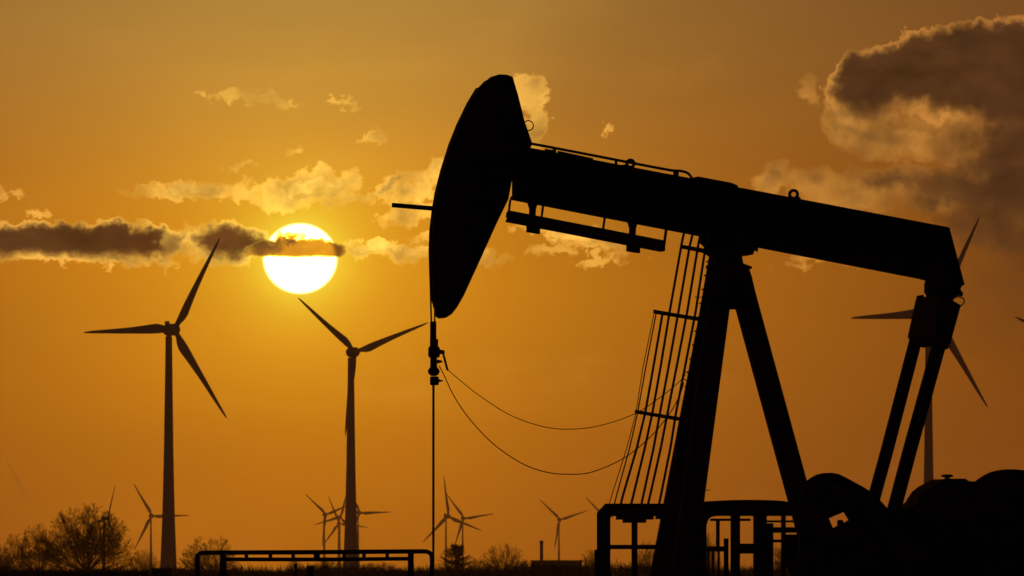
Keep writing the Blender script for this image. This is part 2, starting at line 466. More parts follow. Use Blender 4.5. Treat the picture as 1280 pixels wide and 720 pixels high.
turbine(424.0, 654.5, 9200, 37, 12, 112, 4.0, 'smallest lowest far wind turbine, partly hidden by the middle large tower', GF)
turbine(450.0, 641.0, 7900, 43, 30, 1, 4.6, 'small far wind turbine right of the middle tower, blade pointing level right', GF)
turbine(560.5, 645.5, 7300, 51, 32, 99, 4.6, 'small far wind turbine beside the polished rod, tallest upright blade of its pair', GF)
turbine(580.0, 648.0, 7800, 40, 22, 8, 4.2, 'small far wind turbine above the conifer, right one of an overlapping pair', GF)
turbine(700.0, 649.5, 7700, 38, 18, 17, 4.2, 'small far wind turbine standing over the flat-roofed shed near the chimney', GF)
turbine(756.0, 647.0, 7900, 37, 18, 135, 4.2, 'small far wind turbine hidden by the steel guard frame but one blade', GF)

# ------------------------------------------------------------------ bare trees
def grow_tree(seed, spread, hh, limbs, kids, trunk_h, up):
    """a bare winter tree one unit tall: (trunk segments, crown segments); a segment is p, q, r0, r1"""
    rd = random.Random(seed); thick = []; fine = []; edge = 1.06
    def branch(p, d, length, r, level):
        n = 7 if level == 0 else (5 if level == 1 else (3 if level == 2 else 2))
        pts = [p]; q = p; dd = d.copy(); step = length / n; jit = (0.07, 0.12, 0.18, 0.2, 0.2)[level]
        for i in range(n):
            dd = (dd + Vector((rd.gauss(0, jit), rd.gauss(0, jit), rd.gauss(0, jit) + up * (0.6 if level else 0.35)))).normalized()
            q2 = q + dd * step
            r0 = r * (1 - 0.8 * i / n); r1 = r * (1 - 0.8 * (i + 1) / n)
            (thick if level < 2 else fine).append((q, q2, r0, r1))
            q = q2; pts.append(q)
        if level >= len(kids): return
        c = kids[level]
        for k in range(c):
            t = 0.22 + 0.78 * (k + rd.random() * 0.8) / c
            i = min(int(t * n), n - 1); base = pts[i].lerp(pts[i + 1], t * n - i)
            dirn = (pts[i + 1] - pts[i]).normalized()
            side = dirn.orthogonal(); side.rotate(Matrix.Rotation(rd.uniform(0, 6.283), 3, dirn)); side.normalize()
            a = rd.uniform(0.35, 0.80)
            cd = (dirn * math.cos(a) + side * math.sin(a)).normalized()
            ln = length * rd.uniform(0.36, 0.56) * (1.1 - 0.45 * t)
            for _ in range(8):
                e = base + cd * ln + Vector((0, 0, up * ln * 0.8))
                if (e.x ** 2 + e.y ** 2) / spread ** 2 + max(e.z, 0) ** 2 / hh ** 2 < edge and e.z > 0.03: break
                ln *= 0.78
            branch(base, cd, ln, r * 0.42 * (1 - 0.5 * t), level + 1)
    top = Vector((0.01, 0, trunk_h))
    thick.append((Vector((0, 0, 0)), top * 0.5 + Vector((0.004, 0, 0)), 0.030, 0.024)); thick.append((top * 0.5 + Vector((0.004, 0, 0)), top, 0.024, 0.022))
    for k in range(limbs):
        inc = (k + 0.5) / limbs; th = math.acos(1 - inc * (1 - math.cos(R(80)))) * 1.0
        az = k * 2.399 + rd.uniform(-.3, .3)
        d = Vector((math.sin(th) * math.cos(az), math.sin(th) * math.sin(az), math.cos(th)))
        ln = 1.0 / math.sqrt((math.sin(th) / spread) ** 2 + (math.cos(th) / (hh - trunk_h)) ** 2)
        branch(top * rd.uniform(0.6, 1.0), d, ln * rd.uniform(0.84, 0.97), 0.0085, 0)
    return thick, fine
def seg_mesh(name, segs, mat, n=3, rmin=0.0):
    P0 = np.array([s[0][:] for s in segs]); P1 = np.array([s[1][:] for s in segs])
    r0 = np.maximum(np.array([s[2] for s in segs]), rmin); r1 = np.maximum(np.array([s[3] for s in segs]), rmin)
    return seg_arrays(name, P0, P1, r0, r1, mat, n)
def seg_arrays(name, P0, P1, r0, r1, mat, n=3):
    d = P1 - P0; d /= np.linalg.norm(d, axis=1, keepdims=True) + 1e-12
    ref = np.where(np.abs(d[:, 2:3]) < 0.9, np.array([[0, 0, 1.0]]), np.array([[1.0, 0, 0]]))
    s = np.cross(d, ref); s /= np.linalg.norm(s, axis=1, keepdims=True); q = np.cross(d, s)
    m = len(P0); V = np.zeros((m, 2, n, 3))
    for k in range(n):
        a = 2 * math.pi * k / n; o = s * math.cos(a) + q * math.sin(a)
        V[:, 0, k] = P0 + o * r0[:, None]; V[:, 1, k] = P1 + o * r1[:, None]
    base = (np.arange(m) * 2 * n)[:, None]; F = []
    for k in range(n):
        j = (k + 1) % n; F.append(np.concatenate([base + k, base + j, base + n + j, base + n + k], axis=1))
    F = np.stack(F, 1).reshape(-1, 4)
    me = bpy.data.meshes.new(name); me.from_pydata(V.reshape(-1, 3).tolist(), [], F.tolist()); me.update(); me.materials.append(mat)
    return me
def tree_protos():
    out = {}
    for key, args in {'broad': (11, 0.80, 1.0, 46, (10, 6, 4, 2), 0.10, 0.06),
                      'round': (5, 0.60, 1.0, 32, (9, 5, 4, 2), 0.10, 0.07),
                      'tangled': (23, 0.72, 1.0, 24, (9, 6, 4, 3), 0.06, 0.05),
                      'shrub': (31, 0.85, 1.0, 40, (8, 5, 4), 0.03, 0.10)}.items():
        a, b = grow_tree(*args)
        q = np.array([t_[1][:] for t_ in b]); ext = (np.percentile(np.abs(q[:, 0]), 98), np.percentile(q[:, 2], 99.3))
        out[key] = (seg_mesh('trunk', a, M['bark'], 5, 0.0016), seg_mesh('crown', b, M['twig'], 3, 0.00105), ext)
    return out
TREES = tree_protos()
def tree(kind, x, top, half, dist, label, rz=None, name='bare_tree', base=714.0):
    u = dist * K; p = at(x, HORIZON_Y, dist)
    h = (HORIZON_Y - top) * u + CAM_Z
    root = empty(name, (p.x, dist, 0), random.uniform(0, 6.28) if rz is None else rz)
    ex, ez = TREES[kind][2]
    for nm, me in zip(('trunk', 'crown'), TREES[kind]):
        o = link(nm, me, root); o.scale = (half * u / ex, half * u / ex, h / ez)
    tag(root, label, 'tree', 'bare winter trees along the skyline')
    return root
tree('broad', 108, 634, 60, 1250, 'broad domed bare tree, the largest on the skyline, left of the tall turbine tower', 0.6)
tree('tangled', 48, 657, 27, 1150, 'dark tangled bare tree standing just left of the broad domed tree', 2.0)
tree('tangled', 20, 669, 27, 1500, 'paler bare tree near the left edge, behind the dark tangled one', 4.0)
tree('round', -6, 684, 26, 1400, 'bare tree cut off by the left edge of the picture', 1.0)
tree('shrub', 180, 688, 20, 1900, 'faint thin bare tree behind the left large turbine tower', 1.0)
tree('round', 262, 673, 36, 1100, 'rounded bare tree framed by the left end of the pipe barrier', 1.2)
tree('shrub', 368, 697, 12, 1300, 'tiny bare bush under the pipe barrier, left of the middle tower', 2.0, 'bare_bush')
tree('shrub', 408, 697, 18, 1700, 'low bare bush under the pipe barrier, touching the middle tower', 3.0, 'bare_bush')
tree('shrub', 476, 703, 30, 2100, 'low wide bare bush under the pipe barrier, right of the middle tower', 0.4, 'bare_bush')
tree('shrub', 630, 681, 33, 1050, 'fan-shaped bare bush between the conifer and the flat-roofed shed', 0.5, 'bare_bush')
tree('shrub', 596, 698, 18, 1500, 'small bare bush at the right foot of the conifer', 1.5, 'bare_bush')
tree('round', 738, 688, 14, 1500, 'small bare tree just left of the steel guard frame', 2.5)
tree('round', 812, 678, 18, 1300, 'bare tree seen through the left opening of the steel guard frame', 3.5)
tree('round', 886, 668, 14, 1400, 'slim bare tree seen just right of the thick front post', 5.5)
tree('tangled', 980, 682, 24, 1200, 'dense bare tree seen through the rails before the crank', 0.9)

def conifer(x, top, half, dist, label):
    u = dist * K; p = at(x, HORIZON_Y, dist); h = (HORIZON_Y - top) * u + CAM_Z; w = half * u
    root = empty('conifer_tree', (p.x, dist, 0)); tag(root, label, 'tree')
    m = MB(); m.lathe((0, 0, 0), [(0.022 * h, 0), (0.016 * h, 0.4 * h), (0.006 * h, h)], 8); m.build('trunk', M['bark'], root)
    rd = random.Random(3); segs = []
    for k in range(150):
        t = rd.random(); z = h * (0.08 + 0.88 * t)
        ln = w * (1.0 - 0.62 * t * t) * rd.uniform(0.5, 1.05); a = rd.uniform(0, 6.283)
        d = Vector((math.cos(a), math.sin(a), rd.uniform(-0.15, 0.35))).normalized()
        q = Vector((0, 0, z)); n = 5
        for i in range(n):
            q2 = q + d * (ln / n); d = (d + Vector((0, 0, 0.08))).normalized()
            segs.append((q, q2, 0.030, 0.022))
            for s in range(9):
                side = d.orthogonal(); side.rotate(Matrix.Rotation(rd.uniform(0, 6.283), 3, d))
                e = q.lerp(q2, rd.random()); tip = e + (side.normalized() * 0.8 + d * 0.5) * w * rd.uniform(0.07, 0.16) * (1 - 0.12 * i)
                segs.append((e, tip, 0.022, 0.010))
            q = q2
    link('crown', seg_mesh('crown', segs, M['needles'], 3), root)
conifer(570, 681, 27, 1150, 'dark blunt-topped conifer right of the polished rod')

# hedgerow: far too many twigs to count
def hedge(name, x0, x1, dist, tops, count, label, r=0.020):
    u = dist * K
    wx0 = (x0 - 640) * u; wx1 = (x1 - 640) * u
    t = rng.random(count); x = wx0 + (wx1 - wx0) * t
    px = x0 + (x1 - x0) * t
    th = np.interp(px, [a for a, _ in tops], [b for _, b in tops])
    hgt = CAM_Z + (HORIZON_Y - th) * u
    hgt = hgt * (0.93 + 0.07 * np.sin(px * 0.9) * np.cos(px * 0.37 + 1.0)) + 0.10 * rng.standard_normal(count)
    z = hgt * rng.random(count) ** 0.75
    y = dist + rng.normal(0, 0.5, count)
    P0 = np.stack([x, y, np.maximum(z - 0.3, 0.02)], 1)
    d = rng.normal(0, 1, (count, 3)) * np.array([0.5, 0.5, 0.35]) + np.array([0, 0, 0.55])
    P1 = P0 + d / np.linalg.norm(d, axis=1, keepdims=True) * rng.uniform(0.3, 0.9, count)[:, None]
    o = link(name, seg_arrays(name, P0, P1, np.full(count, r), np.full(count, r * 0.6), M['twig'], 3))
    return tag(o, label, 'hedge', kind='stuff')
hedge('hedgerow', -60, 1340, 700, [(-60, 709), (180, 711), (230, 709), (330, 710), (345, 712), (378, 708), (400, 706), (440, 707), (480, 709), (520, 711), (560, 707), (600, 710), (640, 708), (660, 703), (690, 704),
      (728, 706), (760, 704), (830, 706), (900, 709), (1340, 707)], 52000, 'long leafless hedgerow across the whole skyline behind the barrier')

# ------------------------------------------------------------------ far buildings
def shed():
    D = 1700; u = D * K; a = at(664, 712, D); b = at(727.5, 700.3, D)
    w = b.x - a.x; h = b.z
    root = empty('flat_roofed_shed', ((a.x + b.x) / 2, D + 4, 0))
    tag(root, 'low flat-roofed grey shed below the small chimney on the skyline', 'building')
    m = MB(); m.box(-w / 2, w / 2, -4, 4, 0, h - 0.35); m.build('wall', M['clad'], root)
    m = MB(); m.box(-w / 2 - .15, w / 2 + .15, -4.2, 4.2, h - 0.35, h); m.build('roof', M['clad'], root)
    pm = MB(); pm.box(-0.55, 0.55, -0.03, 0.03, -0.45, 0.45); pane = pm.mesh('window', M['pane'])
    for k in range(5):
        o = link('window', pane, root); o.location = (-w / 2 + 1.3 + k * (w - 2.6) / 4, -4.02, h * 0.5)
shed()
def chimney():
    D = 1850; u = D * K; p = at(677, 712, D); t = at(677, 675.5, D)
    root = empty('chimney_stack', (p.x, D + 6, 0)); tag(root, 'slim upright chimney stack rising behind the flat-roofed shed', 'chimney')
    r_ = 2.0 * u
    m = MB(); m.lathe((0, 0, 0), [(r_ * 1.12, 0), (r_, t.z - 0.8)], 16); m.build('shaft', M['brick'], root, True)
    m = MB(); m.lathe((0, 0, 0), [(r_ * 1.15, t.z - 0.8), (r_ * 1.15, t.z), (r_ * 0.8, t.z)], 16); m.build('rim', M['brick'], root)
chimney()

# fence and cabinets in the left foreground
def fence():
    D = 300.0; u = D * K; a = (-8 - 640) * u; b = (186 - 640) * u
    root = empty('board_fence', ((a + b) / 2, D, 0)); tag(root, 'dark close-boarded picket fence along the bottom left edge below the trees', 'fence')
    w = b - a; rd = random.Random(4); n = int(w / 0.10)
    zt = CAM_Z + (HORIZON_Y - 712.6) * u
    m = MB()
    for k in range(n):
        x = -w / 2 + (k + .5) * w / n; h = zt + rd.uniform(-0.05, 0.03)
        m.prism([(x - .043, 0.04), (x + .043, 0.04), (x + .043, h - .06), (x, h), (x - .043, h - .06)], -0.012 + rd.uniform(-.004, .004), 0.012)
    o = m.build('pickets', M['fence'], root); o['kind'] = 'stuff'
    for z in (0.4, 1.15):
        m = MB(); m.box(-w / 2, w / 2, 0.014, 0.06, z, z + .09); m.build('rail', M['fence'], root)
    pm = MB(); pm.box(-.05, .05, 0.062, 0.16, 0, zt - 0.02); post = pm.mesh('post', M['fence'])
    for k in range(5):
        o = link('post', post, root); o.location = (-w / 2 + .1 + k * (w - .2) / 4, 0, 0)
fence()
def cabinet(name, x0, x1, top, D, label, cat='cabinet'):
    u = D * K; a = at(x0, top, D); b = at(x1, top, D); w = b.x - a.x; h = a.z
    root = empty(name, ((a.x + b.x) / 2, D, 0)); tag(root, label, cat)
    m = MB(); m.box(-w / 2, w / 2, 0, .6, 0.12, h - .05); bevel(m.build('body', M['cabinet'], root), .01)
    m = MB(); m.box(-w / 2 - .03, w / 2 + .03, -.04, .64, h - .05, h); m.build('lid', M['cabinet'], root)
    m = MB(); m.box(-w / 2 - .05, w / 2 + .05, -.03, .63, 0.0, 0.12); m.build('plinth', M['concrete'], root)
    for s in (-1, 1):
        m = MB(); m.box(s * w / 4 - w / 4 + .02, s * w / 4 + w / 4 - .02, -.016, -.002, .2, h - .12); d = m.build('door', M['cabinet'], root)
        m = MB(); m.box(-s * 0 + s * .06 - .012, s * .06 + .012, -.04, -.018, h * .5, h * .5 + .14); m.build('handle', M['galv'], d)
cabinet('switch_cabinet', 190, 214, 710.3, 260, 'dark low switch cabinet at the foot of the left large turbine tower')
cabinet('meter_cabinet', 384, 392, 707.3, 230, 'narrow dark cabinet below the pipe barrier, left of the middle tower')
def valve():
    D = 200.0; u = D * K; p = at(369.5, 704, D)
    root = empty('valve_post', (p.x, D, 0)); tag(root, 'stubby dark valve post with round cap below the pipe barrier', 'valve')
    m = MB(); m.lathe((0, 0, 0), [(.05, 0), (.05, p.z - .25), (.035, p.z - .22), (.035, p.z - .08)], 12); m.build('stem', M['pipe'], root)
    m = MB(); m.lathe((0, 0, 0), [(.02, p.z - .10), (.048, p.z - .08), (.048, p.z - .02), (.02, p.z)], 12); m.build('cap', M['pipe'], root)
valve()

# ------------------------------------------------------------------ pump jack
PD = 122.0; YAW = R(10)
PIV = at(908, 300, PD)
pump = empty('pump_jack', (PIV.x, PD, 0), YAW)
tag(pump, 'black oil pump jack with curved horse head, filling the right half of the view', 'pump jack')
_inv = (Matrix.Translation(pump.location) @ Matrix.Rotation(YAW, 4, 'Z')).inverted()
_o = _inv @ Vector((0, 0, CAM_Z))
PX = PD * K                            # metres of one reference pixel at the pump
def J(x, y, ly=0.0):
    """a point of the pump's own frame, on its lengthwise plane ly, that shows at reference pixel x, y"""
    d = _inv.to_3x3() @ ray(x, y)
    return _o + d * ((ly - _o.y) / d.y)
def jz(pts, ly=0.0):
    return [(J(x, y, ly).x, J(x, y, ly).z) for x, y in pts]
def plate(name, pts, y0, y1, mat='paint', parent=pump, mid=None, bev=0.012):
    m = MB(); m.prism(jz(pts, (y0 + y1) / 2 if mid is None else mid), y0, y1)
    o = m.build(name, M[mat], parent)
    return bevel(o, bev) if bev else o
def pxbar(name, a, b, w, d, ly=0.0, mat='paint', parent=pump, lyb=None):
    m = MB(); m.bar(J(*a, ly), J(*b, ly if lyb is None else lyb), w * PX, d)
    return bevel(m.build(name, M[mat], parent), 0.006)
def pxtube(name, pts, r, ly=0.0, mat='paint', parent=pump, n=8, closed=False, smooth=0):
    q = [J(p[0], p[1], p[2] if len(p) > 2 else ly) for p in pts]
    if smooth: q = smooth_line(q, smooth)
    m = MB(); m.tube(q, r * PX, n, closed); return m.build(name, M[mat], parent, True)
def circle(cx, cy, r, n=20): return [(cx + r * math.cos(2 * math.pi * k / n), cy + r * math.sin(2 * math.pi * k / n)) for k in range(n)]
GROUND_Y = HORIZON_Y + CAM_Z / PX

# walking beam: flanges, web, stiffeners
beam = plate('walking_beam', [(640, 183), (1182, 286), (1200, 355), (1156, 347.5), (640, 248)], -0.012, 0.012, bev=0)
for nm, pts in (('flange', [(640, 181.4), (1184, 284.8), (1185, 289), (640, 185.6)]), ('flange', [(640, 245), (1153, 344.5), (1153, 348.6), (640, 249.2)])):
    plate(nm, pts, -0.17, 0.17, parent=beam, bev=0.004)
for x in (700, 780, 850, 960, 1030, 1100):
    t_ = 184.5 + (x - 640) * .19; plate('stiffener', [(x, t_ + 1.5), (x + 1.6, t_ + 1.8), (x + 1.6, t_ + 60.6), (x, t_ + 60.3)], -0.15, 0.15, parent=beam, bev=0)
plate('end_plate', [(1181, 284.2), (1184, 284.8), (1203, 356), (1196, 357.5), (1153, 349), (1153, 344), (1194, 352)], -0.16, 0.16, parent=beam, bev=0.004)
plate('saddle_plate', [(868.5, 221), (911, 229), (919.5, 232.5), (919, 240), (867, 228)], -0.2, 0.2, parent=beam)
# lifting eyes on the beam
def lug(cx, cy, r, base):
    m = MB(); m.tube([J(x, y) for x, y in circle(cx, cy, r)], 2.0 * PX, 8, True)
    m.prism(jz(base), -0.02, 0.02)
    m.build('lifting_eye', M['paint'], beam)
lug(788, 204.5, 4.6, [(774, 206.5), (781, 205.5), (785, 209.3), (793, 209.5), (793, 213), (775, 209)])
lug(992, 243.0, 5.0, [(984, 247), (987, 244), (989, 248), (996, 248), (998, 245), (1003, 252), (984, 250)])
# handrail along the top of the beam
hr = pxtube('handrail', [(664, 179.5), (700, 186.3), (770, 199.8), (835, 212.3), (850, 213.6), (860, 216.6), (866, 224.5)], 1.7, -0.1, smooth=3)
for x, t_, b_, w in ((693, 185, 195, 4), (770, 200, 209, 3), (845, 212, 224, 6.5)):
    pxbar('post', (x, t_), (x, b_), w, 0.05, -0.1, parent=hr)
pxbar('bracket', (681, 187.3), (694, 190), 3.2, 0.05, -0.1, parent=hr)
pxbar('bracket', (697, 190), (741, 199.5), 3.2, 0.05, -0.1, parent=hr)

# horse head: an arc about the bearing
hp = [(545.5, 395), (542.5, 372), (540, 342), (539.3, 310), (540, 290), (543, 262), (547, 240), (554, 212), (564, 180), (574, 155), (587, 128), (598, 110.5), (607, 101), (611, 99),
      (614, 96), (622, 93.5), (632, 94), (639, 96.5), (646, 120), (654, 152), (664, 181), (640, 215), (634, 249), (618, 282), (600, 322), (578, 370), (570, 384), (563, 393), (556, 397.5), (550, 398)]
head = plate('horse_head', hp, -0.15, 0.15, bev=0.02)
plate('wear_plate', [(544.2, 385), (541.2, 372), (538.8, 342), (538.1, 310), (538.8, 290), (541.8, 262), (545.8, 240), (552.8, 212), (562.8, 180), (572.8, 155), (585.8, 128), (597, 109.5),
      (599, 110.5), (588, 129), (575, 156), (565, 181), (555, 213), (548, 241), (544, 263), (541, 291), (540.3, 310), (541, 342), (543.5, 372), (545.5, 384)], -0.19, 0.19, parent=head, bev=0)
plate('side_rib', [(566, 200), (640, 205), (640, 209), (566, 204)], -0.17, 0.17, parent=head, bev=0)
plate('side_rib', [(556, 290), (612, 290), (611, 294), (556, 294)], -0.17, 0.17, parent=head, bev=0)
pxtube('lifting_ring', [(x, y, -0.05) for x, y in circle(660.5, 157, 6.2, 24)], 0.75, parent=head, closed=True)
pxbar('latch_bar', (490, 256.3), (552, 261.5), 5.6, 0.07, 0.0, parent=head)

# hanging platform under the beam
wk = pxbar('hanging_platform', (635, 267.5), (829, 305), 7.5, 0.36, -0.05)
pxbar('toe_rail', (634.5, 275.0), (829, 312.5), 4.2, 0.34, -0.05, parent=wk)
for (x0, y0, x1, y1, w) in ((638, 249, 634.5, 277, 2.6), (679, 256, 676.5, 275, 2.6), (756, 271, 753.5, 290, 2.6), (833, 285, 829, 314, 3.2)):
    pxbar('hanger', (x0, y0), (x1, y1), w, 0.04, -0.18, parent=wk)
for x, y in ((666, 253), (791, 277)):
    plate('bracket', [(x - 6, y), (x + 5, y + 2), (x + 3, y + 8), (x + 1.5, y + 29), (x + 8, y + 30), (x + 8, y + 39.5), (x - 7, y + 37), (x - 7, y + 28), (x - 4, y + 28), (x - 3.5, y + 8)], -0.12, 0.05, parent=wk, bev=0)
for k in range(16):
    x = 642 + k * 12.2; pxbar('tread', (x, 273.4 + (x - 640) * .193), (x + 1.6, 273.7 + (x - 640) * .193), 2.2, 0.34, -0.05, parent=wk)

# saddle bearing
plate('saddle_bearing', [(876, 290), (946, 306), (944, 312), (939.5, 313), (938, 319), (924, 320.5), (925.5, 330), (934, 333), (935, 336), (894, 336), (892, 322), (885, 317), (883, 308), (878, 303)], -0.24, 0.24)
for s in (-1, 1):
    m = MB(); c_ = J(908, 308); m.tube([c_ + Vector((0, s * .25, 0)), c_ + Vector((0, s * .30, 0))], .13, 20); m.build('bearing_cap', M['paint'], pump)
# samson post
for sgn, top, bot in ((-1, (907, 312), None), (1, (904.5, 312), None)):
    ly = lambda y: sgn * (0.25 + (y - 387) * 0.00202)
    cx = lambda y: 893.5 - (y - 387) * 0.161 - sgn * (3.5 + (y - 387) * 0.0279)
    m = MB(); a = J(cx(318), 318, ly(318)); b = J(cx(GROUND_Y - 24), GROUND_Y - 24, ly(GROUND_Y - 24))
    t = (b - a).normalized(); q = t.cross(Vector((0, 1, 0))).normalized()
    m.bar(a, b, 0.33, 0.02)
    for e in (-1, 1): m.bar(a + q * (.155 * e), b + q * (.155 * e), 0.022, 0.26)
    bevel(m.build('front_post', M['paint'], pump), .004)
m = MB(); a = J(922, 340); b = J(993 + (GROUND_Y - 24 - 602) * .2747, GROUND_Y - 24)
t = (b - a).normalized(); q = t.cross(Vector((0, 1, 0))).normalized()
m.bar(a, b, 0.315, 0.02)
for e in (-1, 1): m.bar(a + q * (.15 * e), b + q * (.15 * e), 0.022, 0.30)
bevel(m.build('rear_post', M['paint'], pump), .004)
plate('gusset', [(889, 332), (933, 334), (937, 345), (946, 383), (944, 386.5), (884, 386.5), (879, 380)], -0.17, 0.17)
plate('post_cap', [(886, 331), (936, 333.5), (936, 337), (886, 335)], -0.26, 0.26)
for y in (470, 560, 700):
    cx = 893.5 - (y - 387) * 0.161; w_ = 0.25 + (y - 387) * 0.00202
    m = MB(); m.bar(J(cx, y, 0) + Vector((0, -w_, 0)), J(cx, y, 0) + Vector((0, w_, 0)), .12, .08, Vector((0, 0, 1))); m.build('cross_brace', M['paint'], pump)
# bent conduit stubs on the post
pxbar('conduit_stub', (868, 371), (879, 371.5), 1.0, .02, -.3, 'galv')
pxbar('conduit_stub', (880, 612.5), (888, 613), 1.0, .02, -.7, 'galv')
pxtube('cable_clip', [(864, 466), (857, 465), (853, 470), (858, 476), (863, 478)], .6, -.4, 'cable', smooth=4)

# ladder with safety cage
lad = empty('ladder'); lad.parent = pump
levels = [300, 308, 390, 460, 516, 560, 620, 634]
bars = {0: [None, None, 818, 803.5, 795, 783.5, 764.5, 760], 1: [None, None, 820.5, 807, 797, 787, 770.5, 767],
        2: [None, None, 828.5, 816.5, 806.5, 796, 778.5, 775], 3: [853, 851.5, 837, 825.5, 815.5, 806, 791.5, 788],
        4: [864, 862, 848, 835.5, 825, 817, 804, 801], 5: [874, 872.5, 859, 845.5, 834.5, 826, 812.5, 809], 6: [884, 882, 869.5, 856, 845, 838, 826, 823]}
lys = [0.05, -0.09, 0.21, -0.24, 0.33, -0.35, -0.36]
top_add = {3: (857, 283), 4: (867.5, 285), 5: (878, 287), 6: (887, 289)}
for k, xsb in bars.items():
    pts = [(x, y, lys[k]) for x, y in zip(xsb, levels) if x is not None]
    if k in top_add: pts = [(*top_add[k], lys[k])] + pts
    m = MB()
    q = [J(*p) for p in pts]; w = (0.9 if k == 0 else 1.5 if k == 1 else 2.9) * PX
    for a, b in zip(q[:-1], q[1:]): m.bar(a, b + (b - a).normalized() * 0.01, w, 0.012)
    m.build('cage_bar', M['galv'], lad)
for y, use, th in ((310, (3, 4, 5, 6), 5.0), (391, range(7), 5.0), (517, range(7), 4.6)):
    i = levels.index({310: 308, 391: 390, 517: 516}[y])
    order = sorted(use, key=lambda k: lys[k])
    pts = [J(bars[k][i] - 1, y + (bars[k][i] - 845) * .17 + (3 if y == 391 else 6 if y == 517 else -3), lys[k]) for k in order]
    e0 = J({310: 893, 391: 880, 517: 858}[y], y + 5 + {310: 2, 391: 4, 517: 3}[y], -.37); e1 = J({310: 893, 391: 880, 517: 858}[y], y + 5 + {310: 2, 391: 4, 517: 3}[y], .37)
    pts = [e0] + pts + [e1]
    m = MB()
    for a, b in zip(pts[:-1], pts[1:]): m.bar(a, b, 0.012, th * PX, Vector((0, 0, 1)))
    m.build('cage_hoop', M['galv'], lad)
for s in (-.2, .2):
    pxbar('stile', (888, 318), (822, 700), 2.6, .03, s, 'galv', lad)
for k in range(22):
    t = (k + .5) / 22; c_ = J(888 + (822 - 888) * t, 318 + (700 - 318) * t, 0)
    m = MB(); m.tube([c_ + Vector((0, -.2, 0)), c_ + Vector((0, .2, 0))], .012, 6); m.build('rung', M['galv'], lad)

# bridle, carrier bar, clamps, polished rod
pxtube('bridle_cable', [(539, 285, -.17), (537.6, 310, -.17), (537.7, 345, -.17), (539.2, 403, -.17), (539.6, 412, -.1)], 1.1, mat='cable')
pxtube('bridle_cable', [(541, 340, .17), (543.4, 372, .17), (543.4, 403, .17), (543, 412, .1)], 1.0, mat='cable')
pxbar('carrier_bar', (541.5, 402), (541.5, 426), 5.2, .22)
c_ = J(542, 424)
def stack(name, prof, cx, mat='paint2'):
    p = J(cx, 481); m = MB(); m.lathe((p.x, p.y, 0), [(r_ * PX, J(cx, y).z) for r_, y in prof], 14); return m.build(name, M[mat], pump)
stack('rod_clamp', [(5.0, 434), (5.2, 433.5), (5.2, 424), (4.0, 423.6)], 542.5)
lc = stack('load_cell', [(6.0, 447), (7.4, 445), (7.2, 435), (6.0, 433)], 542.5)
stack('spacer', [(4.4, 461), (4.2, 446)], 542.0)
stack('rod_clamp', [(3.0, 470), (5.5, 468.5), (7.6, 465), (7.0, 462), (4.6, 459)], 542.2)
stack('rod_clamp', [(4.8, 481.5), (5.6, 480), (5.6, 472), (4.6, 470.5)], 543.0)
for x, y, w, h in ((551, 440, 9, 7), (549.5, 452, 6, 5), (550.5, 476, 6, 4)):
    plate('clamp_bolt', [(x - w / 2, y - h / 2), (x + w / 2, y - h / 2 + 1.5), (x + w / 2, y + h / 2 - 1.5), (x - w / 2, y + h / 2)], -.035, .035, 'paint2', bev=.004)
pxbar('cable_arm', (553.5, 440), (559.5, 463), 2.6, .03)
pxtube('polished_rod', [(541.8, 480), (541.6, 800)], 1.5, mat='rod')
# hanging signal cables
def wire(pts, label, r):
    o = pxtube('signal_cable', [(x, y, l) for (x, y), l in zip(pts, np.linspace(0, -.42, len(pts)))], r, mat='cable', parent=None, n=6, smooth=6)
    o.matrix_world = Matrix.Translation(pump.location) @ Matrix.Rotation(YAW, 4, 'Z')
    tag(o, label, 'cable', 'signal cables slung from the rod clamp to the post')
    return o
wire([(559.5, 462), (564, 466), (577, 477), (600, 495), (638, 519), (678, 533), (712, 536.5), (750, 532), (793, 517.5), (822, 499), (846, 480), (858, 467)], 'upper thin cable sagging from the rod clamp to the ladder cage', 0.5)
wire([(549, 457), (556, 471), (568, 496), (588, 525), (618, 556), (652, 579), (682, 590), (710, 592.8), (740, 590), (780, 572.5), (812, 547), (834, 521), (848, 498), (855, 478)], 'lower cable, hanging in the deeper loop from the rod clamp', 0.62)
# equaliser and pitman arms
plate('tail_bearing', [(1160, 347), (1203, 356), (1199, 358), (1197, 362), (1201, 367.5), (1198, 370), (1193, 370), (1188, 376), (1160, 376), (1161, 368), (1158.5, 366), (1158.5, 358)], -.2, .2)
plate('equaliser', [(1161.5, 371), (1184, 384), (1170.5, 433), (1151, 420)], -.95, .95, mid=0)
pxtube('grease_hose', [(1191, 373), (1198, 371), (1204.5, 373.5), (1205, 378), (1200, 383), (1194, 386)], .8, -.25, 'cable', smooth=4)
for ly, top, mid_, bot, w in ((1.0, (1146, 420), (1109.6, 560), (1083, 657), 14.6), (-1.0, (1175.5, 425), (1138, 560), (1111, 662), 16.0)):
    pxbar('pitman_arm', top, mid_, w, .14, ly); pxbar('pitman_arm', mid_, bot, w, .14, ly)
    x, y = top
    plate('pitman_clevis', [(x - 4, y - 47), (x + 21, y - 41), (x + 8, y + 12), (x - 9, y + 8)] if ly < 0 else [(x + 2, y - 50), (x + 22, y - 46), (x + 8, y + 12), (x - 8, y + 5)], ly - .09, ly + .09)

